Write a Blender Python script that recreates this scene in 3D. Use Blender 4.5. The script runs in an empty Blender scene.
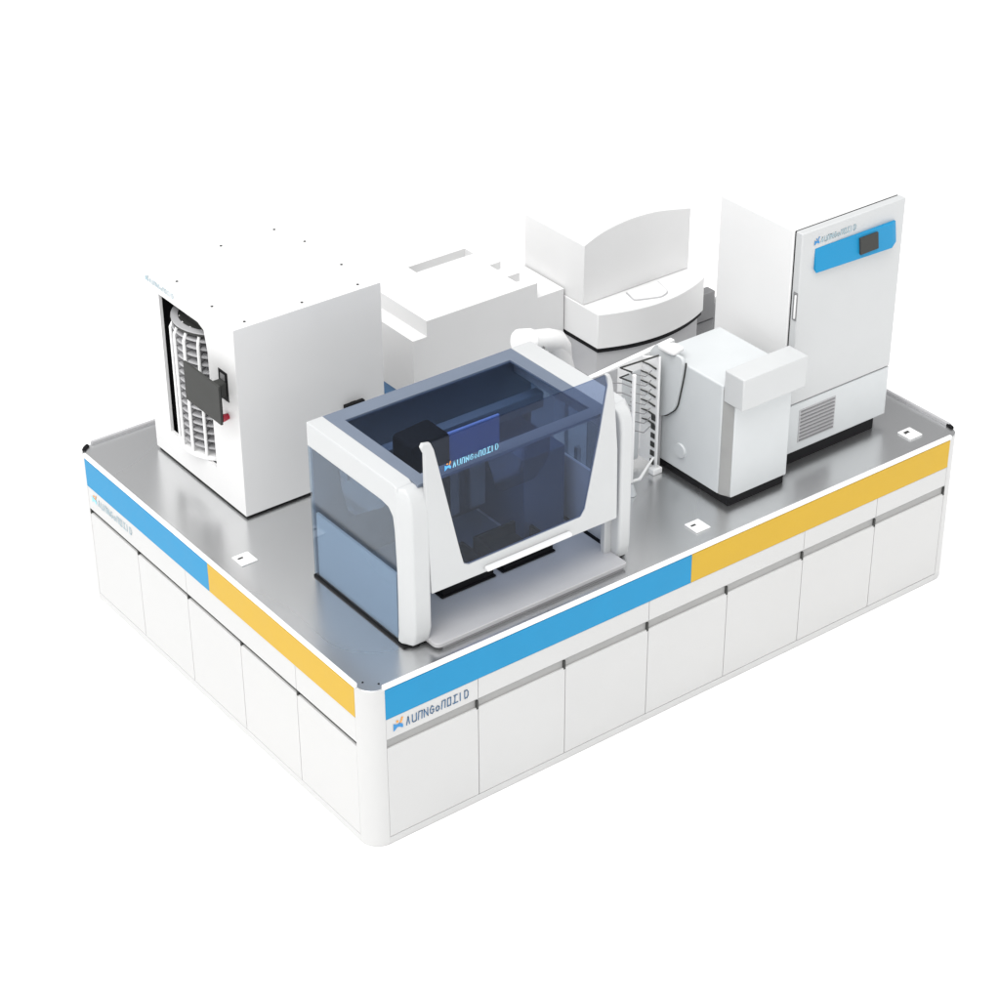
import bpy, bmesh, math, random
from mathutils import Vector, Matrix
random.seed(4)
C = bpy.context.scene.collection
PI = math.pi

# ------------------------------------------------------------------ materials
def mat(name, col, rough=.45, metal=0.0, vary=.03, scale=6.0, spec=.5, bump=0.0, bscale=300, coat=0.0, stretch=None):
    m = bpy.data.materials.new(name); m.use_nodes = True
    nt = m.node_tree; b = nt.nodes['Principled BSDF']
    b.inputs['Roughness'].default_value = rough
    b.inputs['Metallic'].default_value = metal
    b.inputs['Specular IOR Level'].default_value = spec
    b.inputs['Coat Weight'].default_value = coat
    tc = nt.nodes.new('ShaderNodeTexCoord')
    mp = nt.nodes.new('ShaderNodeMapping')
    if stretch: mp.inputs['Scale'].default_value = stretch
    nt.links.new(tc.outputs['Object'], mp.inputs['Vector'])
    n = nt.nodes.new('ShaderNodeTexNoise'); n.inputs['Scale'].default_value = scale; n.inputs['Detail'].default_value = 4
    nt.links.new(mp.outputs['Vector'], n.inputs['Vector'])
    r = nt.nodes.new('ShaderNodeValToRGB')
    lo = [max(0, c*(1-vary)) for c in col]; hi = [min(1, c*(1+vary)) for c in col]
    r.color_ramp.elements[0].color = (*lo, 1); r.color_ramp.elements[1].color = (*hi, 1)
    r.color_ramp.elements[0].position = .3; r.color_ramp.elements[1].position = .7
    nt.links.new(n.outputs['Fac'], r.inputs['Fac']); nt.links.new(r.outputs['Color'], b.inputs['Base Color'])
    rr = nt.nodes.new('ShaderNodeMapRange')
    rr.inputs['To Min'].default_value = rough*.88; rr.inputs['To Max'].default_value = min(1, rough*1.12)
    nt.links.new(n.outputs['Fac'], rr.inputs['Value']); nt.links.new(rr.outputs['Result'], b.inputs['Roughness'])
    if bump:
        n2 = nt.nodes.new('ShaderNodeTexNoise'); n2.inputs['Scale'].default_value = bscale
        nt.links.new(mp.outputs['Vector'], n2.inputs['Vector'])
        bp = nt.nodes.new('ShaderNodeBump'); bp.inputs['Strength'].default_value = bump; bp.inputs['Distance'].default_value = .001
        nt.links.new(n2.outputs['Fac'], bp.inputs['Height']); nt.links.new(bp.outputs['Normal'], b.inputs['Normal'])
    return m

def glass(name, tint, gl=.12, rough=.03):
    m = bpy.data.materials.new(name); m.use_nodes = True
    nt = m.node_tree; nt.nodes.clear()
    o = nt.nodes.new('ShaderNodeOutputMaterial'); t = nt.nodes.new('ShaderNodeBsdfTransparent')
    t.inputs['Color'].default_value = (*tint, 1)
    g = nt.nodes.new('ShaderNodeBsdfGlossy'); g.inputs['Roughness'].default_value = rough
    g.inputs['Color'].default_value = (.88, .92, .97, 1)
    f = nt.nodes.new('ShaderNodeLayerWeight'); f.inputs['Blend'].default_value = .5
    pw = nt.nodes.new('ShaderNodeMath'); pw.operation = 'POWER'; pw.inputs[1].default_value = 3.5
    nt.links.new(f.outputs['Facing'], pw.inputs[0])
    ml = nt.nodes.new('ShaderNodeMath'); ml.operation = 'MULTIPLY_ADD'
    ml.inputs[1].default_value = .5; ml.inputs[2].default_value = gl
    nt.links.new(pw.outputs[0], ml.inputs[0])
    mx = nt.nodes.new('ShaderNodeMixShader')
    nt.links.new(ml.outputs[0], mx.inputs['Fac'])
    nt.links.new(t.outputs[0], mx.inputs[1]); nt.links.new(g.outputs[0], mx.inputs[2])
    nt.links.new(mx.outputs[0], o.inputs['Surface'])
    return m

WHITE  = mat('white_powder_coat', (.70, .70, .70), .42, bump=.05, vary=.012, scale=2)
HWHITE = mat('satin_white_shell', (.50, .51, .515), .4, vary=.01)
DOORW  = mat('cabinet_white', (.525, .525, .522), .38, bump=.04, vary=.012, scale=2)
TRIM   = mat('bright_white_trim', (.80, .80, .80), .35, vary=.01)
PALE   = mat('pale_blue_white_plastic', (.54, .56, .57), .4, vary=.015)
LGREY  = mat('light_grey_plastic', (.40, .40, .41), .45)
MGREY  = mat('mid_grey_metal', (.20, .20, .205), .4)
CHAN   = mat('aluminium_channel', (.30, .30, .295), .4, vary=.05)
DARK   = mat('dark_slate_panel', (.14, .17, .205), .5)
BLACK  = mat('black_rubber', (.005, .005, .006), .7, spec=.2)
SCREEN = mat('dark_grey_screen', (.045, .046, .044), .6, spec=.2)
STEEL  = mat('brushed_steel', (.73, .735, .74), .27, metal=.97, vary=.02, scale=.7)
for n_ in STEEL.node_tree.nodes:
    if n_.type == 'TEX_NOISE': n_.inputs['Detail'].default_value = 0
    if n_.type == 'VALTORGB': n_.color_ramp.elements[0].position = 0; n_.color_ramp.elements[1].position = 1; n_.color_ramp.interpolation = 'EASE'
BLUE   = mat('blue_paint', (.011, .235, .46), .45, vary=.015, spec=.2)
YELL   = mat('yellow_paint', (.54, .34, .028), .45, vary=.015, spec=.2)
SLATEB = mat('slate_blue_housing', (.07, .11, .19), .5)
LBLUE  = mat('blue_plastic', (.05, .17, .36), .4)
SLATE  = mat('blue_grey_frame', (.15, .18, .235), .3, vary=.03)
PANELB = mat('periwinkle_panel', (.26, .34, .66), .35)
RED    = mat('red_plastic', (.35, .01, .03), .35)
INK    = mat('navy_ink', (.05, .13, .25), .6)
INKB   = mat('blue_ink', (.03, .22, .50), .6)
INKO   = mat('orange_ink', (.75, .30, .04), .6)
INKC   = mat('pale_cyan_ink', (.25, .60, .80), .5)
INKP   = mat('faded_teal_ink', (.35, .48, .54), .6)
FLOORM = mat('white_studio_floor', (.93, .93, .93), .9, vary=.004, scale=.5, spec=.1)
GTOP   = glass('smoked_top_glass', (.73, .79, .89), .02)
GSIDE  = glass('smoked_side_glass', (.68, .75, .82), .04)
GDOOR  = glass('tinted_door_glass', (.55, .61, .73), .015)
GPLATE = glass('clear_grey_plastic', (.70, .74, .78), .10, .05)

# ------------------------------------------------------------------ helpers
def add_box(bm, a, b, bevel=0.0, seg=2, edges=None):
    a = Vector(a); b = Vector(b)
    vs = [bm.verts.new((x, y, z)) for x in (a.x, b.x) for y in (a.y, b.y) for z in (a.z, b.z)]
    idx = [(0,1,3,2), (4,6,7,5), (0,4,5,1), (2,3,7,6), (0,2,6,4), (1,5,7,3)]
    fs = [bm.faces.new([vs[i] for i in q]) for q in idx]
    if bevel:
        es = {e for f in fs for e in f.edges}
        if edges: es = {e for e in es if edges((e.verts[0].co+e.verts[1].co)/2, (e.verts[1].co-e.verts[0].co).normalized())}
        bmesh.ops.bevel(bm, geom=list(es), offset=bevel, segments=seg, affect='EDGES', profile=.5)

def add_prism(bm, pts, lo, hi, axis='z'):
    """pts: 2D polygon; extruded along axis between lo and hi"""
    def P(p, h):
        if axis == 'z': return (p[0], p[1], h)
        if axis == 'x': return (h, p[0], p[1])
        return (p[0], h, p[1])
    A = [bm.verts.new(P(p, lo)) for p in pts]; B = [bm.verts.new(P(p, hi)) for p in pts]
    bm.faces.new(A[::-1]); bm.faces.new(B)
    n = len(pts)
    for i in range(n): bm.faces.new([A[i], A[(i+1) % n], B[(i+1) % n], B[i]])

def add_ring(bm, outer, inner, lo, hi, axis='z'):
    """plate with a hole; outer and inner lists have the same length"""
    def P(p, h):
        if axis == 'z': return (p[0], p[1], h)
        if axis == 'x': return (h, p[0], p[1])
        return (p[0], h, p[1])
    n = len(outer)
    oa = [bm.verts.new(P(p, lo)) for p in outer]; ob = [bm.verts.new(P(p, hi)) for p in outer]
    ia = [bm.verts.new(P(p, lo)) for p in inner]; ib = [bm.verts.new(P(p, hi)) for p in inner]
    for i in range(n):
        j = (i+1) % n
        bm.faces.new([oa[i], oa[j], ob[j], ob[i]]); bm.faces.new([ia[j], ia[i], ib[i], ib[j]])
        bm.faces.new([oa[j], oa[i], ia[i], ia[j]]); bm.faces.new([ob[i], ob[j], ib[j], ib[i]])

def add_tube(bm, pts, r, n=10, cap=True):
    pts = [Vector(p) for p in pts]; rs = r if isinstance(r, (list, tuple)) else [r]*len(pts)
    rings = []; up = None
    for i, p in enumerate(pts):
        d = (pts[min(i+1, len(pts)-1)] - pts[max(i-1, 0)]).normalized()
        if up is None: up = Vector((0, 0, 1)) if abs(d.z) < .9 else Vector((1, 0, 0))
        s = d.cross(up).normalized(); up = s.cross(d).normalized()
        rings.append([bm.verts.new(p + (s*math.cos(2*PI*k/n) + up*math.sin(2*PI*k/n))*rs[i]) for k in range(n)])
    for a, b in zip(rings, rings[1:]):
        for k in range(n): bm.faces.new([a[k], a[(k+1) % n], b[(k+1) % n], b[k]])
    if cap: bm.faces.new(rings[0][::-1]); bm.faces.new(rings[-1])

def round_poly(pts, rad, seg=6):
    out = []; n = len(pts)
    for i in range(n):
        r = rad[i] if isinstance(rad, (list, tuple)) else rad
        p = Vector(pts[i]).to_2d() if len(pts[i]) == 3 else Vector(pts[i])
        if r <= 0: out.append(tuple(p)); continue
        a = (Vector(pts[i-1])-p); b = (Vector(pts[(i+1) % n])-p)
        r = min(r, a.length*.49, b.length*.49)
        s = p + a.normalized()*r; e = p + b.normalized()*r
        for k in range(seg+1):
            t = k/seg
            out.append(tuple(s*(1-t)**2 + p*2*t*(1-t) + e*t*t))
    return out

def obj(name, bm, m, parent=None, smooth=True, bevel=0.0, seg=2):
    bmesh.ops.recalc_face_normals(bm, faces=bm.faces)
    me = bpy.data.meshes.new(name); bm.to_mesh(me); bm.free()
    me.materials.append(m) if not isinstance(m, list) else [me.materials.append(x) for x in m]
    o = bpy.data.objects.new(name, me); C.objects.link(o)
    if parent:
        o.parent = parent
        w = parent.location if parent.parent is None else Vector((0, 0, 0))
        base = parent
        off = Vector((0, 0, 0))
        while base: off += base.location; base = base.parent
        for v in me.vertices: v.co -= off
    if bevel:
        md = o.modifiers.new('bevel', 'BEVEL'); md.width = bevel; md.segments = seg
        md.limit_method = 'ANGLE'; md.angle_limit = math.radians(35); md.harden_normals = False
    if smooth:
        for p in me.polygons: p.use_smooth = True
        me.set_sharp_from_angle(angle=math.radians(35))
    return o

def box(name, a, b, m, parent=None, bevel=0.004, seg=2):
    bm = bmesh.new(); add_box(bm, a, b)
    return obj(name, bm, m, parent, bevel=bevel, seg=seg)

def thing(name, label, cat, loc=(0, 0, 0), group=None):
    o = bpy.data.objects.new(name, None); C.objects.link(o)
    o.empty_display_size = .1; o.location = loc; o['label'] = label; o['category'] = cat
    if group: o['group'] = group
    return o

# lettering: strokes on a unit cell (0..1 wide, 0..1 high)
GLY = {
 'A': [[(0,0),(.35,1)],[(.35,1),(.6,0)]], 'U': [[(0,1),(0,.1),(.25,0),(.6,0),(.8,.1),(.8,1)]],
 'P': [[(0,0),(.15,1)],[(.15,1),(.8,1)],[(.8,1),(.7,0)]], 'N': [[(0,0),(0,1)],[(0,1),(.75,0)],[(.75,0),(.75,1)]],
 'G': [[(.75,.8),(.4,1),(.05,.6),(.1,.15),(.45,0),(.75,.2),(.75,.5),(.45,.5)]],
 'o': [[(.1,.1),(.4,0),(.7,.2),(.7,.5),(.4,.65),(.1,.5),(.1,.1)]],
 'O': [[(.05,0),(.7,0),(.75,1),(.1,1),(.05,0)]],
 'L': [[(.2,1),(.9,1)],[(.45,1),(.35,.1)],[(0,0),(1,0)]], 'I': [[(.3,0),(.3,1)]],
 'D': [[(.05,0),(.05,1),(.5,1),(.75,.75),(.75,.25),(.5,0),(.05,0)]],
}
def logo(parent, O, R, U, h, length, ink=INK, eb=INKB, eo=INKO, word='AUPNGoPOLID', th=.13):
    """emblem (blue figure, orange head and arm) and lettering, 2 mm proud of a surface"""
    O, R, U = Vector(O), Vector(R).normalized(), Vector(U).normalized(); N = R.cross(U)
    def poly(bm, pts, s=1.0, off=(0, 0), mi=0):
        a = [bm.verts.new(O + R*(off[0]+p[0]*s) + U*(off[1]+p[1]*s) + N*.002) for p in pts]
        b = [bm.verts.new(O + R*(off[0]+p[0]*s) + U*(off[1]+p[1]*s) + N*.0032) for p in pts]
        n = len(pts); fs = [bm.faces.new(b)]
        for i in range(n): fs.append(bm.faces.new([a[i], a[(i+1) % n], b[(i+1) % n], b[i]]))
        for f in fs: f.material_index = mi
    bm = bmesh.new(); s = h*1.25
    poly(bm, [(0,0),(.02,.78),(.3,.6),(.42,.58),(.7,.64),(.98,.40),(.98,.06),(.8,.12),(.62,.26),(.4,.30),(.2,.12)], s, (0, -.1*h), 0)
    poly(bm, [(.66,.62),(.80,.58),(1.02,1.12),(.88,1.18)], s, (0, -.1*h), 1)
    poly(bm, [(.42+.12*math.cos(k*PI/5), .88+.12*math.sin(k*PI/5)) for k in range(10)], s, (0, -.1*h), 1)
    obj('logo_emblem', bm, [eb, eo], parent, smooth=False)
    bm = bmesh.new(); x0 = s*1.35; adv = (length-x0)/len(word); w = adv*.84; t = th*h/2
    for i, ch in enumerate(word):
        for st in GLY[ch]:
            for p, q in zip(st, st[1:]):
                P = Vector((x0+i*adv+p[0]*w, p[1]*h)); Q = Vector((x0+i*adv+q[0]*w, q[1]*h))
                d = (Q-P).normalized(); n = Vector((-d.y, d.x))*t; P = P-d*t*.8; Q = Q+d*t*.8
                poly(bm, [P-n, Q-n, Q+n, P+n])
    obj('logo_lettering', bm, ink, parent, smooth=False)

# ------------------------------------------------------------------ setting
bm = bmesh.new(); S = 60
bm.faces.new([bm.verts.new(p) for p in ((-S,-S,0),(S,-S,0),(S,S,0),(-S,S,0))])
fl = obj('floor', bm, FLOORM, smooth=False); fl['kind'] = 'structure'

# ------------------------------------------------------------------ bench
c = .114; D = .6; E = .584
LX = 2*c + 7*D; LY = 2*c + 5*E
T = 1.045; RIM = 1.062; BT = 1.034; BB = .842; CT = .708; CB = .652; DB = .05
bench = thing('lab_bench', 'large white lab bench cabinet with steel top and blue and yellow bands', 'lab bench', (LX/2, LY/2, 0))
def slab(name, side, k0, k1, z0, z1, m, out=0.0, th=.018, gap=.002, bevel=.0015, parent=bench, pad=0):
    """flat panel on one side of the bench, k measured in metres from the corner post"""
    if side == 'f':   a, b = (c+k0+gap, -out, z0+gap), (c+k1-gap, -out+th, z1-gap)
    elif side == 'l': a, b = (-out, c+k0+gap, z0+gap), (-out+th, c+k1-gap, z1-gap)
    elif side == 'r': a, b = (LX+out-th, c+k0+gap, z0+gap), (LX+out, c+k1-gap, z1-gap)
    else:             a, b = (c+k0+gap, LY+out-th, z0+gap), (c+k1-gap, LY+out, z1-gap)
    return box(name, a, b, m, parent, bevel=bevel)
# carcass
bm = bmesh.new(); add_box(bm, (.06, .06, .01), (LX-.06, LY-.06, T-.031)); obj('carcass', bm, MGREY, bench)
# worktop with rounded corners
bm = bmesh.new()
add_prism(bm, round_poly([(.006,.006),(LX-.006,.006),(LX-.006,LY-.006),(.006,LY-.006)], c*.98, 10), T-.03, T)
obj('worktop', bm, STEEL, bench, bevel=.002)
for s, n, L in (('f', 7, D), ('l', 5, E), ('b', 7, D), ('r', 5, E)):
    W = n*L
    for i in range(n):
        d = slab('cabinet_door', s, i*L, (i+1)*L, DB, CB, DOORW)
        if s in 'fl':
            # small dark end bracket inside the finger channel
            if s == 'f': box('hinge_bracket', (c+(i+1)*L-.014, -.001, CB-.012), (c+(i+1)*L+.0, .014, CT-.012), SCREEN, bench, .001)
            else: box('hinge_bracket', (-.001, c+(i+1)*L-.016, CB-.01), (.014, c+(i+1)*L+.0, CT-.034), SCREEN, bench, .001)
    slab('plinth', s, 0, W, .002, DB-.001, DOORW, gap=.0005)
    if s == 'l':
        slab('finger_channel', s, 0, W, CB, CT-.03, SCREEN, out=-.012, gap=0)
        js = [0, 1, 3, 5]
        lo = CT-.03
    else:
        slab('finger_channel', s, 0, W, CB-.01, CT+.01, CHAN, out=-.010, th=.012, gap=0)
        js = [0, 1, 3, 5, 6, 7] if s == 'f' else [0, n]
        lo = CT
    for a, b in zip(js, js[1:]): slab('fascia_panel', s, a*L, b*L, lo, BB, DOORW, gap=.0015)
    if s == 'f':
        sp = 2.106; slab('blue_band', s, 0, sp, BB, BT, BLUE, out=.002, gap=.0006); slab('yellow_band', s, sp, W, BB, BT, YELL, out=.002, gap=.0006)
    elif s == 'l':
        sp = 1.475; slab('yellow_band', s, 0, sp, BB, BT, YELL, out=.002, gap=.0006); slab('blue_band', s, sp, W, BB, BT, BLUE, out=.002, gap=.0006)
    else:
        slab('blue_band', s, 0, W/2, BB, BT, BLUE, out=.002, gap=.0006); slab('yellow_band', s, W/2, W, BB, BT, YELL, out=.002, gap=.0006)
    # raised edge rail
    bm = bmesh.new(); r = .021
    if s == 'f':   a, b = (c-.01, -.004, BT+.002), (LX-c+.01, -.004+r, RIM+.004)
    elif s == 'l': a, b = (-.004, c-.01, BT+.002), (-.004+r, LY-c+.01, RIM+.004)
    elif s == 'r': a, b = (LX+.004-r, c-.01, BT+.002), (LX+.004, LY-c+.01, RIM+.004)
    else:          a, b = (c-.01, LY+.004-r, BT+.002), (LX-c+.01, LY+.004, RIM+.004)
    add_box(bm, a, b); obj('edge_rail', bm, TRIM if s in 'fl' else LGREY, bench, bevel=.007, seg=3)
# corner posts (quarter rounds)
for cx, cy, a0 in ((c, c, PI), (LX-c, c, 1.5*PI), (LX-c, LY-c, 0), (c, LY-c, .5*PI)):
    pts = [(cx+c*math.cos(a0+k*PI/24), cy+c*math.sin(a0+k*PI/24)) for k in range(13)]
    pts += [(cx+(c-.03)*math.cos(a0+k*PI/24), cy+(c-.03)*math.sin(a0+k*PI/24)) for k in range(12, -1, -1)]
    bm = bmesh.new(); add_prism(bm, pts, .003, T-.006); obj('corner_post', bm, DOORW, bench)
for x, y in ((.075, .135), (.135, .075), (.055, .055)):
    if x == .055: continue
    bm = bmesh.new(); add_tube(bm, [(x-.02, y-.02, T-.001), (x-.02, y-.02, T+.002)], .006, 12); obj('screw', bm, BLACK, bench)
for x, y, sx, sy in ((.05, LY-.05, 1, 1), (LX-.05, .06, 1, 1)):
    a0 = PI*.62 if x < 1 else -PI*.12
    cx, cy = (c, LY-c) if x < 1 else (LX-c, c)
    bm = bmesh.new(); add_tube(bm, [(cx+(c-.012)*math.cos(a0+k*.09), cy+(c-.012)*math.sin(a0+k*.09), T+.006) for k in range(7 if x < 1 else 6)], .013, 8)
    obj('corner_buffer', bm, BLACK, bench)
logo(bench, (c+.045, 0, .752), (1, 0, 0), (0, 0, 1), .050, .50, th=.11)
logo(bench, (0, LY-c-.05, .755), (0, -1, 0), (0, 0, 1), .045, .50, ink=INKP, eb=INKC, eo=INKO, th=.09)

# ------------------------------------------------------------------ tower incubator (left)
TX0, TX1, TY0, TY1, TZ0, TZ1 = .41, 1.393, 1.83, 2.86, T+.003, 2.27
tower = thing('incubator_tower', 'tall white cabinet with plate carousel behind its window and dark tablet', 'incubator', ((TX0+TX1)/2, (TY0+TY1)/2, T))
wy0, wy1, wz0, wz1 = 2.135, 2.665, 1.25, 2.165
bm = bmesh.new()
ou = round_poly([(TY0,TZ0+.015),(TY1,TZ0+.015),(TY1,TZ1),(TY0,TZ1)], 0)
def rect_pts(a, b, lo, hi, n=6):
    P = []
    cs = [(a, lo), (b, lo), (b, hi), (a, hi)]
    for i in range(4):
        p, q = cs[i], cs[(i+1) % 4]
        for k in range(n): P.append((p[0]+(q[0]-p[0])*k/n, p[1]+(q[1]-p[1])*k/n))
    return P
outer = rect_pts(TY0, TY1, TZ0+.015, TZ1); inner = rect_pts(wy0, wy1, wz0, wz1)
# rounded upper front corner of the window
rad = .09
inner2 = []
for (y, z) in inner:
    dy, dz = y-(wy0+rad), z-(wz1-rad)
    if dy < 0 and dz > 0:
        l = math.hypot(dy, dz)
        if l > rad: y, z = wy0+rad+dy*rad/l, wz1-rad+dz*rad/l
    inner2.append((y, z))
add_ring(bm, outer, inner2, TX0, TX0+.02, 'x')
add_box(bm, (TX0+.02, TY0, TZ0+.015), (TX1, TY0+.02, TZ1-.0)); add_box(bm, (TX0+.02, TY1-.02, TZ0+.015), (TX1, TY1, TZ1))
add_box(bm, (TX1-.02, TY0+.02, TZ0+.015), (TX1, TY1-.02, TZ1)); add_box(bm, (TX0+.02, TY0+.02, TZ1-.02), (TX1-.02, TY1-.02, TZ1))
bmesh.ops.remove_doubles(bm, verts=bm.verts, dist=.0001)
obj('housing', bm, WHITE, tower, smooth=False)
bm = bmesh.new(); add_box(bm, (TX0+.012, TY0+.012, TZ0-.002), (TX1-.012, TY1-.012, TZ0+.014)); obj('base_seal', bm, BLACK, tower)
# black cavity
bm = bmesh.new()
for a, b in (((TX0+.021, wy0-.05, wz0-.05), (TX1-.1, wy0-.04, wz1+.05)), ((TX0+.021, wy1+.04, wz0-.05), (TX1-.1, wy1+.05, wz1+.05)),
             ((TX1-.1, wy0-.04, wz0-.05), (TX1-.09, wy1+.04, wz1+.05)), ((TX0+.021, wy0-.04, wz1+.04), (TX1-.1, wy1+.04, wz1+.05)),
             ((TX0+.021, wy0-.04, wz0-.05), (TX1-.1, wy1+.04, wz0-.04))): add_box(bm, a, b)
obj('cavity_lining', bm, BLACK, tower)
# carousel drum
dc = (TX0+.245, 2.392); R0 = .295
def arcpts(r, a0, a1, n): return [(dc[0]+r*math.cos(a0+(a1-a0)*k/n), dc[1]+r*math.sin(a0+(a1-a0)*k/n)) for k in range(n+1)]
def disc(bm, r, z0, z1, n=40): add_prism(bm, [(dc[0]+r*math.cos(2*PI*k/n), dc[1]+r*math.sin(2*PI*k/n)) for k in range(n)], z0, z1)
bm = bmesh.new(); disc(bm, R0, wz0+.006, wz0+.035); drum = obj('carousel', bm, TRIM, tower)
bm = bmesh.new(); disc(bm, R0-.01, wz1-.10, wz1-.085); obj('top_disc', bm, SCREEN, drum)
bm = bmesh.new(); add_ring(bm, *[[(dc[0]+r_*math.cos(2*PI*k/40), dc[1]+r_*math.sin(2*PI*k/40)) for k in range(40)] for r_ in (R0-.008, R0-.05)], wz1-.0849, wz1-.078); obj('top_ring', bm, LGREY, drum)
for a_ in (150, 185, 220):
    q = Vector((dc[0]+.17*math.cos(math.radians(a_)), dc[1]+.17*math.sin(math.radians(a_)), wz1-.085)); bm = bmesh.new(); add_box(bm, q-Vector((.02,.03,0)), q+Vector((.02,.03,.02))); obj('clip', bm, TRIM, drum)
bm = bmesh.new(); disc(bm, .06, wz0+.035, wz1-.10, 16); obj('hub', bm, MGREY, drum)
angs = [math.radians(d) for d in (132, 152, 172, 192, 212, 232)]
for a in angs:
    bm = bmesh.new(); ca, sa = math.cos(a), math.sin(a)
    pts = []
    P0 = (dc[0]+(R0-.004)*ca, dc[1]+(R0-.004)*sa)
    add_tube(bm, [(P0[0], P0[1], wz0+.03), (P0[0], P0[1], wz1-.15), (P0[0]-ca*.02, P0[1]-sa*.02, wz1-.11), (P0[0]-ca*.06, P0[1]-sa*.06, wz1-.09)], .010, 8)
    obj('rib', bm, TRIM, drum)
for i in range(len(angs)-1):
    bm = bmesh.new(); a0, a1 = angs[i]+.03, angs[i+1]-.03
    add_prism(bm, arcpts(.172, a0, a1, 4)+arcpts(.158, a1, a0, 4), wz0+.06, wz0+.80)
    for k in range(15):
        z = wz0+.075+k*.050
        o_ = arcpts(R0-.012, a0, a1, 4); i_ = arcpts(.16, a1, a0, 4)
        add_prism(bm, o_+i_, z, z+.012)
    obj('shelf_column', bm, LGREY, drum)
box('control_strip', (TX0+.05, 2.25, wz1-.083), (TX0+.28, 2.42, wz1-.05), SCREEN, tower, .004)
box('indicator', (TX0+.09, 2.30, wz1-.05), (TX0+.13, 2.38, wz1-.047), TRIM, tower, .001)
# tablet on arm
tab = box('tablet', (.275, 1.80, 1.732), (.290, 2.185, 1.978), SCREEN, tower, .003)
box('bezel', (.290, 1.808, 1.742), (.298, 2.177, 1.968), BLACK, tab, .002)
bm = bmesh.new(); add_box(bm, (TX0-.003, 1.93, 1.775), (TX0+.001, 2.025, 1.96)); obj('arm_socket', bm, BLACK, tower)
bm = bmesh.new(); add_box(bm, (TX0-.004, 1.955, 1.90), (TX0-.001, 2.005, 1.94)); obj('socket_insert', bm, MGREY, tower)
bm = bmesh.new(); add_box(bm, (.298, 1.94, 1.81), (TX0-.002, 2.01, 1.90)); obj('tablet_arm', bm, SCREEN, tower, bevel=.006)
bm = bmesh.new(); add_tube(bm, [(TX0, 1.955, 1.675), (TX0-.035, 1.955, 1.675), (TX0-.042, 1.955, 1.675)], [.018, .024, .018], 18); obj('stop_button', bm, RED, tower)
# screws on top
for x, y in ((1.29,2.80),(1.345,2.55),(.92,2.80),(.476,2.55),(.473,2.157),(.52,1.888),(.90,1.891),(1.345,2.158),(1.275,1.886)):
    bm = bmesh.new(); add_tube(bm, [(x, y, TZ1-.001), (x, y, TZ1+.003)], .008, 12); obj('screw', bm, SCREEN, tower)
bm = bmesh.new(); add_box(bm, (1.10, TY0-.035, 1.545), (1.235, TY0-.006, 1.572)); add_box(bm, (1.15, TY0-.007, 1.53), (1.19, TY0, 1.57)); obj('latch', bm, BLACK, tower, bevel=.006)
logo(tower, (TX0, TY1-.055, 2.205), (0, -1, 0), (0, 0, 1), .028, .33, ink=INKP, eb=INKP, eo=INKP, th=.08)

# ------------------------------------------------------------------ liquid handler
HX0, HX1, HY0, HY1, HZ = .40, 1.915, .20, 1.10, 2.035
h = thing('liquid_handler', 'white pipetting workstation with smoked glass hood and raised tinted front door', 'liquid handler', ((HX0+HX1)/2, (HY0+HY1)/2, T))
def side_shell(x0, x1, flip):
    # side profile (y,z): arch of top strip and front post round the glass
    zt, zg, yf = HZ, 1.888, HY0
    prof = [(1.10, zt), (1.10, zg), (.40, zg), (.335, zg-.012), (.300, zg-.05), (.288, zg-.13), (.275, 1.45), (.282, 1.16), (.275, 1.062),
            (.24, 1.075), (.24, 1.95), (.25, 2.0), (.262, 2.022), (.29, zt)]
    bm = bmesh.new(); add_prism(bm, prof, x0, x1, 'x')
    fp = [(1.066,.225),(1.10,.182),(1.20,.166),(1.90,.166),(1.965,.185),(2.005,.23),(2.005,.283),(1.066,.270)]
    if flip == 0: px0, px1 = x0-.0015, x0+.142; fo = [(px0, .275), (px0, .225), (px0+.035, .166), (px1-.012, .166), (px1, .178), (px1, .275)]
    else: px0, px1 = x0+.045, x1+.015; fo = [(px0, .275), (px0, .178), (px0+.012, .166), (px1-.035, .166), (px1, .225), (px1, .275)]
    # post: footprint with a chamfered outer corner, drawn in towards the foot and the shoulder
    rows = [(1.064, .80, .03), (1.09, .92, .012), (1.16, 1, 0), (1.88, 1, 0), (1.95, 1, .008), (1.995, 1, .03), (2.02, 1, .07)]
    rings = [[bm.verts.new(((px0+px1)/2+(p[0]-(px0+px1)/2)*(sc_ if (p[0] > (px0+px1)/2) == (flip == 0) else 1), min(p[1]+dy, .285), z)) for p in fo] for z, sc_, dy in rows]
    bm.faces.new(rings[0][::-1]); bm.faces.new(rings[-1])
    for A_, B_ in zip(rings, rings[1:]):
        for i in range(6): bm.faces.new([A_[i], A_[(i+1) % 6], B_[(i+1) % 6], B_[i]])
    o = obj('side_shell', bm, HWHITE, h, bevel=.016, seg=4); return o
side_shell(HX0, HX0+.105, 0)
side_shell(HX1-.14, HX1, 1)
for x in (HX0+.004, HX1-.012):
    bm = bmesh.new()
    add_prism(bm, [(1.10, 1.055), (1.10, 1.888), (.40, 1.888), (.335, 1.876), (.300, 1.838), (.288, 1.758), (.275, 1.45), (.282, 1.16), (.275, 1.055)], x, x+.008, 'x')
    g = obj('side_glass', bm, GSIDE, h)
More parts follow.
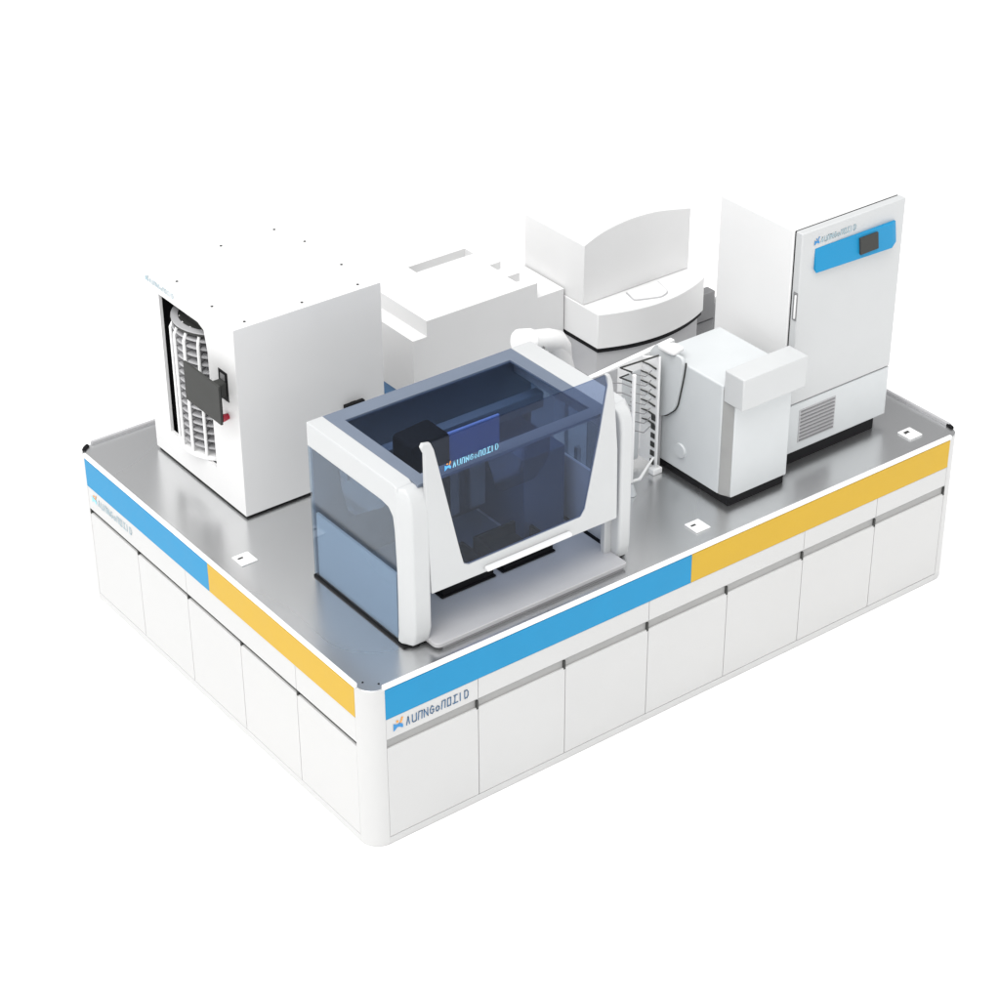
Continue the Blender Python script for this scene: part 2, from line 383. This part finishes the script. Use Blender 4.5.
# inner lower liners and base
for x in (HX0+.016, HX1-.036):
    box('side_liner', (x, .31, 1.06), (x+.018, 1.0735, 1.468), WHITE, h, .002)
bm = bmesh.new(); add_box(bm, (HX0-.004, .225, T+.001), (HX1+.002, 1.102, T+.0135)); obj('base_seal', bm, BLACK, h, bevel=.003)
bm = bmesh.new(); add_box(bm, (HX0+.014, 1.075, 1.064), (HX1-.014, 1.097, 2.005)); obj('back_panel', bm, DARK, h)
for x, y in ((HX1-.06, .235), (HX0+.07, .25)):
    bm = bmesh.new(); add_tube(bm, [(x, y, T), (x, y, T+.02)], .035, 16); obj('foot', bm, BLACK, h)
# deck with protruding tray edge
bm = bmesh.new(); add_prism(bm, round_poly([(.515,.095),(1.825,.095),(1.825,1.06),(.515,1.06)], [.045, .02, 0, 0]), T+.018, T+.045)
obj('deck', bm, LGREY, h, bevel=.004)
bm = bmesh.new(); add_box(bm, (.56, .74, T+.0452), (1.48, 1.05, T+.0492)); obj('deck_dark_sheet', bm, DARK, h)  # dark sheet added to make the deck read darker through the door
bm = bmesh.new(); add_box(bm, (.56, .10, T+.001), (1.80, .35, T+.017)); obj('deck_support', bm, MGREY, h)
# top frame + glass
tx0, tx1, ty0, ty1 = HX0+.105, HX1-.14, .215, 1.10
bm = bmesh.new()
add_ring(bm, [(tx0,ty0),(tx1,ty0),(tx1,ty1),(tx0,ty1)], [(tx0+.075,ty0+.085),(tx1-.075,ty0+.085),(tx1-.085,ty1-.105),(tx0+.075,ty1-.105)], 2.012, 2.031)
obj('top_frame', bm, SLATE, h, bevel=.002)
bm = bmesh.new(); add_box(bm, (tx0+.074, ty0+.084, 2.016), (tx1-.074, ty1-.104, 2.024)); obj('top_glass', bm, GTOP, h)
# interior: gantry, pipetting head, panels
box('gantry_beam', (HX0+.09, .86, 1.74), (HX1-.09, .93, 1.84), DARK, h, .006)
bm = bmesh.new(); add_prism(bm, round_poly([(.735,1.32),(.985,1.32),(.985,2.005),(.735,1.985)], [.01,.01,.05,.03]), .60, .78, 'y'); obj('pipetting_head', bm, BLACK, h, bevel=.006)
bm = bmesh.new(); add_box(bm, (.995, .69, 1.66), (1.385, .705, 1.925)); obj('display_panel', bm, PANELB, h, bevel=.004)
bm = bmesh.new(); add_prism(bm, round_poly([(1.12,1.88),(1.20,1.60),(1.46,1.60),(1.555,1.72),(1.555,1.86)], [.02,.04,.04,.05,.02]), .46, .468, 'y'); obj('splash_guard', bm, GPLATE, h)
bm = bmesh.new(); add_prism(bm, round_poly([(.97,1.76),(.87,1.51),(.52,1.75),(.52,1.89)], [.02,.03,.03,.02]), .50, .507, 'x'); obj('splash_guard', bm, GPLATE, h)
for x in (.86, 1.08, 1.26):
    box('channel_module', (x, .80, 1.30), (x+.11, .86, 1.72), DARK, h, .01)
box('transfer_cabinet', (1.50, .62, T+.046), (1.79, 1.05, 1.62), SLATEB, h, .006)
# front door: U frame with horns, tinted glass
do = [(.545,1.368),(1.80,1.355),(1.792,1.80),(1.765,2.10),(1.745,2.235),(1.725,2.285),(1.700,2.287),(1.712,2.262),(1.716,2.22),(1.665,1.93),(1.575,1.50),(1.545,1.458),
      (.785,1.455),(.755,1.475),(.735,1.55),(.605,2.12),(.578,2.235),(.558,2.28),(.512,2.290),(.500,2.270),(.520,2.225),(.520,1.95)]
bm = bmesh.new(); add_prism(bm, do, .168, .192, 'y'); dr = obj('front_door', bm, HWHITE, h, bevel=.004)
bm = bmesh.new(); add_prism(bm, [(.79,1.458),(1.543,1.460),(1.572,1.50),(1.662,1.93),(1.713,2.22),(1.698,2.283),(.560,2.276),(.580,2.235),(.607,2.12),(.737,1.55),(.757,1.478)], .176, .184, 'y')
obj('door_glass', bm, GDOOR, dr)
bm = bmesh.new(); add_box(bm, (.885, .135, 1.383), (1.46, .168, 1.408)); obj('door_handle', bm, WHITE, dr, bevel=.008, seg=3)
logo(dr, (.645, .176, 2.085), (1, 0, .02), (0, 0, 1), .032, .35, ink=INKC, eb=mat('sky_blue_ink', (.08,.42,.9), .5), eo=INKO, th=.16)

for x0, lab in ((.80, 'black labware tray nearest the left post on the workstation deck'), (1.215, 'black labware tray nearer the right post on the workstation deck')):
    t = thing('labware_tray', lab, 'tray', (x0+.17, .57, T+.045), 'black trays on the workstation deck')
    bm = bmesh.new(); add_ring(bm, [(x0,.432),(x0+.345,.432),(x0+.345,.72),(x0,.72)], [(x0+.02,.452),(x0+.325,.452),(x0+.325,.70),(x0+.02,.70)], T+.058, T+.135)
    obj('tray_wall', bm, BLACK, t, bevel=.003)
    bm = bmesh.new(); add_box(bm, (x0-.012, .424, T+.050), (x0+.357, .727, T+.0582)); obj('tray_base', bm, BLACK, t, bevel=.002)

# ------------------------------------------------------------------ stepped analyser (behind)
B = thing('stepped_analyser', 'wide low white instrument with stepped ends and slots in its top', 'analyser', (2.43, 2.6, T))
by0, by1 = 2.20, 3.02
bm = bmesh.new()
prof = [(1.862,1.160),(1.862,1.580),(1.967,1.580),(1.967,1.687),(2.822,1.687),(2.822,1.583),(3.036,1.583),(3.036,1.160)]
add_prism(bm, prof, by0, by1, 'y'); body = obj('housing', bm, WHITE, B, smooth=False, bevel=.004)
# carve the slots with real depth
def cut(target, a, b, pts=None, z0=None, z1=None):
    cb = bmesh.new()
    if pts: add_prism(cb, pts, z0, z1)
    else: add_box(cb, a, b)
    bmesh.ops.recalc_face_normals(cb, faces=cb.faces)
    me = bpy.data.meshes.new('cutter'); cb.to_mesh(me); cb.free()
    co = bpy.data.objects.new('cutter', me); C.objects.link(co)
    md = target.modifiers.new('cut', 'BOOLEAN'); md.object = co; md.operation = 'DIFFERENCE'; md.solver = 'EXACT'
    dg = bpy.context.evaluated_depsgraph_get(); ev = target.evaluated_get(dg)
    nm = bpy.data.meshes.new_from_object(ev); target.modifiers.remove(md)
    old = target.data; target.data = nm
    bpy.data.objects.remove(co); 
for a, b in (((2.305-2.43, 2.785-2.6, .55), (2.755-2.43, 2.88-2.6, .70)), ((2.735-2.43, 2.50-2.6, .58), (2.86-2.43, 2.585-2.6, .70)), ((2.725-2.43, 2.29-2.6, .57), (2.87-2.43, 2.385-2.6, .70))):
    cbm = bmesh.new(); add_box(cbm, a, b)
    bmesh.ops.recalc_face_normals(cbm, faces=cbm.faces)
    me = bpy.data.meshes.new('c'); cbm.to_mesh(me); cbm.free()
    co = bpy.data.objects.new('cutter', me); C.objects.link(co); co.location = B.location
    bpy.context.view_layer.update()
    bv = body.modifiers.get('bevel')
    if bv: body.modifiers.remove(bv)
    md = body.modifiers.new('cut', 'BOOLEAN'); md.object = co; md.operation = 'DIFFERENCE'; md.solver = 'EXACT'
    ev = body.evaluated_get(bpy.context.evaluated_depsgraph_get())
    nm = bpy.data.meshes.new_from_object(ev); body.modifiers.remove(md); body.data = nm
    bpy.data.objects.remove(co)
bm = bmesh.new(); add_box(bm, (1.872, by0+.03, T+.002), (3.0, by1-.02, 1.158)); obj('base', bm, LBLUE, B, bevel=.01)
bm = bmesh.new(); add_box(bm, (1.868, by0+.02, T+.001), (3.005, by1-.015, T+.018)); obj('base_seal', bm, BLACK, B)

# ------------------------------------------------------------------ curved analyser
Q = thing('curved_front_analyser', 'white instrument with arched upper block above a bowed base and black seam', 'analyser', (3.5, 2.2, T))
n = 16
AP = [(3.05,1.946),(3.183,1.994),(3.336,2.020),(3.50,2.026),(3.683,2.009),(3.93,1.958)]
def crom(P, m=5):
    out = []
    for i in range(len(P)-1):
        p0, p1, p2, p3 = [Vector(P[max(0, min(len(P)-1, j))]) for j in (i-1, i, i+1, i+2)]
        for k in range(m):
            t = k/m; out.append(tuple(.5*((2*p1)+(p2-p0)*t+(2*p0-5*p1+4*p2-p3)*t*t+(3*p1-p0-3*p2+p3)*t**3)))
    return out+[P[-1]]
arch = [(3.05, 1.532)] + crom(AP) + [(3.93, 1.532)]
bm = bmesh.new(); add_prism(bm, arch, 2.02, 2.63, 'y'); obj('upper_block', bm, WHITE, Q, bevel=.004)
def bow(x0, x1, yl, yr, yb, back, n=20, inset=0):
    P = []
    for k in range(n+1):
        t = k/n; x = x0+(x1-x0)*t
        P.append((x, yl*(1-t)+yr*t - yb*4*t*(1-t)))
    P += [(x1, back), (x0, back)]
    return P
bm = bmesh.new(); add_prism(bm, bow(3.045, 3.93, 1.865, 1.86, .105, 2.65), 1.285, 1.53); low = obj('lower_block', bm, WHITE, Q, bevel=.006)
bm = bmesh.new(); add_prism(bm, bow(3.051, 3.922, 1.871, 1.868, .104, 2.64), 1.255, 1.285); obj('black_seam', bm, BLACK, Q)
bm = bmesh.new(); add_prism(bm, bow(3.055, 3.90, 1.885, 1.88, .103, 2.63), T+.003, 1.255); obj('base_block', bm, LGREY, Q)
bm = bmesh.new(); add_prism(bm, round_poly([(3.375,1.99),(3.345,1.87),(3.52,1.80),(3.60,1.83),(3.645,1.99)], [0,.02,.03,.03,0]), 1.530, 1.534); obj('lid_flap', bm, LGREY, Q)
bm = bmesh.new(); add_prism(bm, round_poly([(3.383,1.992),(3.353,1.877),(3.52,1.808),(3.595,1.836),(3.637,1.992)], [0,.02,.03,.03,0]), 1.534, 1.538); obj('lid_flap', bm, WHITE, Q)
box('service_panel', (3.91, 2.08, T+.003), (4.235, 2.16, 1.25), MGREY, Q, .004)

# ------------------------------------------------------------------ freezer
F = thing('upright_freezer', 'tall white upright freezer with blue display strip on its door', 'freezer', (3.7, .72, T))
fx0, fx1, fy0 = 3.283, 4.118, .37
box('plinth', (fx0+.01, fy0+.012, T+.001), (fx1-.09, 1.03, 1.125), BLACK, F, .003)
box('body', (fx0, fy0+.065, 1.118), (fx1, 1.055, 2.572), WHITE, F, .006)
fd = bmesh.new(); add_box(fd, (fx0+.006, fy0, 1.462), (fx1-.003, fy0+.055, 2.572)); door = obj('door', fd, HWHITE, F, bevel=.007, seg=3)
box('door_seal', (fx0+.012, fy0+.055, 1.465), (fx1-.012, fy0+.065, 2.568), BLACK, F, 0)
fp = box('lower_panel', (fx0+.004, fy0+.006, 1.120), (fx1, fy0+.0655, 1.452), PALE, F, .006)
box('panel_gap', (fx0+.012, fy0+.014, 1.450), (fx1-.012, fy0+.064, 1.464), MGREY, F, 0)
# display strip: angled wedge
x0, x1 = 3.395, 4.03
bm = bmesh.new()
for a, b in ((x0, x1),):
    pr = [(fy0+.002, 2.452), (fy0-.030, 2.452), (fy0-.050, 2.305), (fy0+.002, 2.325)]
    A = [bm.verts.new((a, p[0] if i in (0, 3) else p[0]+.028, p[1])) for i, p in enumerate(pr)]
    M = [bm.verts.new((b-.05, p[0], p[1])) for p in pr]
    Z = [bm.verts.new((b, p[0] if i in (0, 3) else p[0]+.018, p[1] + (.0 if i < 2 else .022))) for i, p in enumerate(pr)]
    for P_, R_ in ((A, M), (M, Z)):
        for i in range(4): bm.faces.new([P_[i], P_[(i+1) % 4], R_[(i+1) % 4], R_[i]])
    bm.faces.new(A[::-1]); bm.faces.new(Z)
strip = obj('display_strip', bm, BLUE, door, bevel=.003)
bm = bmesh.new(); vs = [bm.verts.new(v) for v in ((3.725, fy0-.0335, 2.432), (3.865, fy0-.0375, 2.436), (3.865, fy0-.0510, 2.338), (3.725, fy0-.0480, 2.334))]
vb = [bm.verts.new(v.co + Vector((0, .012, 0))) for v in vs]
bm.faces.new(vs); bm.faces.new(vb[::-1])
for i in range(4): bm.faces.new([vs[i], vs[(i+1) % 4], vb[(i+1) % 4], vb[i]])
obj('display', bm, SCREEN, door)
logo(door, (3.385, fy0, 2.478), (1, 0, .02), (0, 0, 1), .032, .335, ink=INKP, eb=INKB, eo=INKB, th=.13)
# recessed handle
bm = bmesh.new(); add_box(bm, (fx0+.002, fy0+.004, 2.02), (fx0+.010, fy0+.038, 2.20)); obj('handle', bm, MGREY, door, bevel=.002)
bm = bmesh.new(); add_box(bm, (fx0-.006, fy0+.010, 2.035), (fx0+.006, fy0+.020, 2.185)); obj('handle', bm, TRIM, door, bevel=.003)
# vent grille
bm = bmesh.new(); add_box(bm, (3.375, fy0+.003, 1.178), (3.672, fy0+.008, 1.400)); vent = obj('vent_grille', bm, LGREY, F, bevel=.001)
for k in range(9):
    z = 1.188+k*.0245
    bm = bmesh.new(); add_box(bm, (3.385, fy0-.003, z), (3.662, fy0+.004, z+.006)); obj('louvre', bm, MGREY, vent)

# ------------------------------------------------------------------ front instrument with overhanging lid
G = thing('benchtop_instrument', 'white boxy instrument with overhanging front lid and black base beside freezer', 'instrument', (2.95, .52, T))
gx0, gx1 = 2.697, 3.172
box('base', (gx0+.012, .245, T+.001), (gx1-.025, .87, 1.10), BLACK, G, .004)
box('housing', (gx0, .325, 1.095), (gx1, .885, 1.815), PALE, G, .010, 3)
bm = bmesh.new(); add_prism(bm, [(gx0+.03,.245),(gx1-.004,.245),(gx1-.004,.325),(gx0+.03,.325)], 1.095, 1.80); obj('front_cover', bm, PALE, G, bevel=.006)
bm = bmesh.new(); add_prism(bm, [(gx0+.002,.318),(gx0+.028,.252),(gx0+.034,.262),(gx0+.034,.324),(gx0+.006,.324)], 1.10, 1.79); obj('edge_trim', bm, CHAN, G)
box('overhanging_lid', (2.694, .155, 1.722), (3.188, .315, 1.925), HWHITE, G, .008, 3)
bm = bmesh.new(); add_tube(bm, [(gx0+.001, .66, 1.235), (gx0-.012, .66, 1.235)], [.048, .045], 24); obj('round_cap', bm, PALE, G)

# ------------------------------------------------------------------ plate hotel housing
P = thing('plate_hotel', 'pale bluish white housing with curved side shield touching the boxy instrument', 'plate hotel', (2.35, .85, T))
bm = bmesh.new(); add_prism(bm, round_poly([(2.64,.735),(2.655,.70),(2.745,.715),(2.745,.80),(2.70,.83),(2.64,.83)], [.02,.02,.02,.02,.02,0]), 1.862, 1.882); obj('top_cover', bm, WHITE, P, bevel=.004)
bm = bmesh.new(); add_prism(bm, round_poly([(2.06,1.15),(2.86,1.15),(2.86,1.808),(2.64,1.792),(2.10,1.748),(2.06,1.735)], [0,0,.01,.02,.03,.02]), .93, .965, 'y'); obj('rear_wall', bm, TRIM, P, bevel=.003)
bm = bmesh.new()
add_prism(bm, round_poly([(.93,1.80),(.93,1.405),(.81,1.40),(.70,1.50),(.655,1.72),(.640,1.83),(.655,1.862),(.88,1.862)], [.0,.01,.06,.05,.05,.03,.02,.02], 8), 2.668, 2.690, 'x'); sh = obj('side_shield', bm, PALE, P, bevel=.003)
pl = [(.895,1.405)] + round_poly([(.895,1.405),(.81,1.40),(.70,1.50),(.655,1.72),(.640,1.83)], [0,.06,.05,.05,0], 8)
bm = bmesh.new(); add_tube(bm, [(2.692, p[0], p[1]-.002) for p in pl[1:]], .0055, 8); obj('shield_seal', bm, SCREEN, P)
for x in (2.05, 2.66):
    box('support_leg', (x, .83, T), (x+.03, .86, 1.40 if x < 2.5 else 1.45), LGREY, P, .003)

# ------------------------------------------------------------------ plate rack
K = thing('plate_rack', 'open white upright rack with dark wire shelf brackets beside the liquid handler', 'plate rack', (2.5, .76, T))
wx = 2.612
bm = bmesh.new(); add_prism(bm, [(.78,1.055),(.78,1.835),(.94,1.775),(.94,1.10),(.81,1.10),(.81,1.055)], wx, wx+.014, 'x')
obj('side_wall', bm, TRIM, K, bevel=.003)
bm = bmesh.new(); add_tube(bm, [(2.345, .69, 1.13), (2.345, .69, 1.845)], .012, 10); obj('front_post', bm, TRIM, K)
bm = bmesh.new(); add_box(bm, (2.20, .925, 1.10), (2.42, .935, 1.76)); obj('shelf_back', bm, LGREY, K, bevel=.002)
bm = bmesh.new(); add_box(bm, (2.46, .927, 1.09), (2.60, .937, 1.70)); obj('shelf_back', bm, PALE, K, bevel=.002)
bm = bmesh.new(); add_tube(bm, [(2.618, .795, 1.838), (2.345, .815, 1.838), (2.365, .735, 1.838)], .0055, 6); obj('top_hoop', bm, SCREEN, K)
bm = bmesh.new(); add_tube(bm, [(2.41, .815, 1.775), (2.345, .815, 1.775), (2.365, .735, 1.775)], .005, 6); obj('top_hoop', bm, SCREEN, K)
for k in range(7):
    z = 1.815-k*.062; L = .15-.006*k
    bm = bmesh.new(); add_tube(bm, [(2.602, .795, z-.062), (2.602, .86, z-.058), (2.602, .795+L, z-.068)], [.006, .005, .004], 6); obj('bracket', bm, SCREEN, K)
    bm = bmesh.new(); add_tube(bm, [(2.52, .74, z-.02), (2.44, .70, z-.015), (2.38, .76, z)], .0035, 6); obj('wire_shelf', bm, MGREY, K)
    bm = bmesh.new(); add_tube(bm, [(2.34, .69, z-.05), (2.30, .74, z-.03), (2.25, .79, z-.03)], .0035, 6); obj('wire_shelf', bm, MGREY, K)
for k in range(6):
    z = 1.40-k*.060
    bm = bmesh.new(); add_box(bm, (wx-.006, .795, z), (wx-.001, .830, z+.034)); obj('slot', bm, SCREEN, K, bevel=.001)
bm = bmesh.new(); add_tube(bm, [(2.345, .69, 1.135), (2.42, .70, 1.12), (2.53, .76, 1.135), (2.61, .80, 1.15)], [.008, .010, .008, .007], 8); obj('base_hoop', bm, TRIM, K)
box('foot', (2.585, .765, T+.001), (2.655, .815, 1.085), TRIM, K, .006)
bm = bmesh.new(); add_tube(bm, [(2.345, .69, T+.002), (2.345, .69, T+.02), (2.345, .69, 1.12)], [.035, .03, .014], 16); obj('foot', bm, PALE, K)

# ------------------------------------------------------------------ robot arm
A = thing('robot_arm', 'white articulated robot arm folded over behind the glass hood', 'robot arm', (2.36, 1.3, T))
bm = bmesh.new(); add_tube(bm, [(2.36, 1.3, T+.002), (2.36, 1.3, T+.06), (2.36, 1.3, T+.065), (2.36, 1.3, 1.30)], [.11, .11, .085, .08], 28); obj('base', bm, TRIM, A, bevel=.004)
bm = bmesh.new(); add_tube(bm, [(2.36, 1.3, 1.29), (2.35, 1.3, 1.45), (2.315, 1.3, 1.65), (2.28, 1.3, 1.78), (2.25, 1.3, 1.83)], [.085, .078, .065, .06, .062], 28); obj('lower_arm', bm, WHITE, A)
bm = bmesh.new()
add_tube(bm, [(2.325, 1.3, 1.70), (2.305, 1.3, 1.78), (2.265, 1.3, 1.835), (2.20, 1.3, 1.865), (2.12, 1.3, 1.885), (2.06, 1.3, 1.90)], [.045, .058, .066, .066, .064, .064], 28); obj('elbow', bm, WHITE, A)
bm = bmesh.new(); add_tube(bm, [(2.075, 1.3, 1.897), (2.07, 1.3, 1.898), (1.985, 1.3, 1.92), (1.972, 1.3, 1.923)], [.058, .073, .073, .064], 32); obj('wrist_joint', bm, TRIM, A, bevel=.003)
bm = bmesh.new(); add_tube(bm, [(2.20, 1.33, 1.76), (2.05, 1.34, 1.70)], .022, 12); add_tube(bm, [(2.22, 1.33, 1.68), (2.05, 1.34, 1.62)], .022, 12); obj('linkage', bm, LGREY, A)
bm = bmesh.new(); add_box(bm, (2.11, 1.225, 1.86), (2.118, 1.235, 1.875)); obj('screw', bm, MGREY, A)

# ------------------------------------------------------------------ table sockets
for x, y, lab in ((.178, 1.475, 'small white socket plate on the steel top in front of the tall window cabinet'),
                  (2.425, .188, 'small white socket plate on the steel top above the blue and yellow join'),
                  (4.155, .188, 'small white socket plate on the steel top at the right end by the freezer')):
    t = thing('table_socket', lab, 'socket', (x, y, T), 'white socket plates set in the steel bench top')
    box('cover_plate', (x-.052, y-.055, T+.001), (x+.052, y+.055, T+.009), TRIM, t, .002)
    if x > 4: box('flap', (x-.03, y-.02, T+.009), (x+.035, y+.045, T+.016), TRIM, t, .002)
    box('opening', (x-.036, y+.008 if x < 4 else y+.0, T+.0085 if x < 4 else T+.016), (x-.002 if x < 4 else x+.0, y+.022, T+.0105 if x < 4 else T+.0175), SCREEN, t, 0)

# ------------------------------------------------------------------ camera
az, el, roll = 0.9260609630946322, -0.5576669207889747, -0.004636587250106748
fw = Vector((math.cos(el)*math.cos(az), math.cos(el)*math.sin(az), math.sin(el)))
r = fw.cross(Vector((0, 0, 1))).normalized(); u = r.cross(fw)
r2 = r*math.cos(roll)+u*math.sin(roll); u2 = -r*math.sin(roll)+u*math.cos(roll)
cam = bpy.data.cameras.new('camera'); co = bpy.data.objects.new('camera', cam); C.objects.link(co)
M = Matrix((r2, u2, -fw)).transposed().to_4x4(); M.translation = Vector((-5.0550954, -7.8745443, 8.0554818))
co.matrix_world = M; cam.sensor_width = 36; cam.lens = 2261.928*36/1000; cam.clip_end = 300; cam.clip_start = .1
bpy.context.scene.camera = co

# ------------------------------------------------------------------ light
w = bpy.data.worlds.new('World'); bpy.context.scene.world = w; w.use_nodes = True
nt = w.node_tree; bg = nt.nodes['Background']
tc = nt.nodes.new('ShaderNodeTexCoord')
# bright overhead, softer towards the horizon (plain world gradient)
sx = nt.nodes.new('ShaderNodeSeparateXYZ'); nt.links.new(tc.outputs['Generated'], sx.inputs[0])
rz = nt.nodes.new('ShaderNodeValToRGB'); ez = rz.color_ramp.elements
ez[0].position = .0; ez[0].color = (.54, .54, .54, 1); ez[1].position = .85; ez[1].color = (1, 1, 1, 1)
nt.links.new(sx.outputs['Z'], rz.inputs['Fac'])
# world darkened towards the far side, added so the steel top mirrors grey
dp = nt.nodes.new('ShaderNodeVectorMath'); dp.operation = 'DOT_PRODUCT'
dp.inputs[1].default_value = Vector((math.cos(.86)*math.cos(.29), math.sin(.86)*math.cos(.29), math.sin(.29)))
nt.links.new(tc.outputs['Generated'], dp.inputs[0])
rp = nt.nodes.new('ShaderNodeValToRGB'); e = rp.color_ramp.elements
e[0].position = .88; e[0].color = (1, 1, 1, 1); e[1].position = .975; e[1].color = (.10, .103, .11, 1)
nt.links.new(dp.outputs['Value'], rp.inputs['Fac'])
ml = nt.nodes.new('ShaderNodeMixRGB'); ml.blend_type = 'MULTIPLY'; ml.inputs['Fac'].default_value = 1
nt.links.new(rz.outputs['Color'], ml.inputs[1]); nt.links.new(rp.outputs['Color'], ml.inputs[2])
nt.links.new(ml.outputs['Color'], bg.inputs['Color']); bg.inputs['Strength'].default_value = 1.25
s = bpy.data.lights.new('key_light', 'SUN'); s.energy = 2.6; s.angle = math.radians(50); s.color = (1, .995, .985)
so = bpy.data.objects.new('key_light', s); C.objects.link(so)
so.rotation_euler = Vector((.50, .17, -1)).to_track_quat('-Z', 'Y').to_euler()

sc = bpy.context.scene
sc.view_settings.view_transform = 'Standard'; sc.view_settings.look = 'None'
sc.view_settings.exposure = 0; sc.view_settings.gamma = 1
sc.render.engine = 'CYCLES'
sc.cycles.max_bounces = 10; sc.cycles.transparent_max_bounces = 16
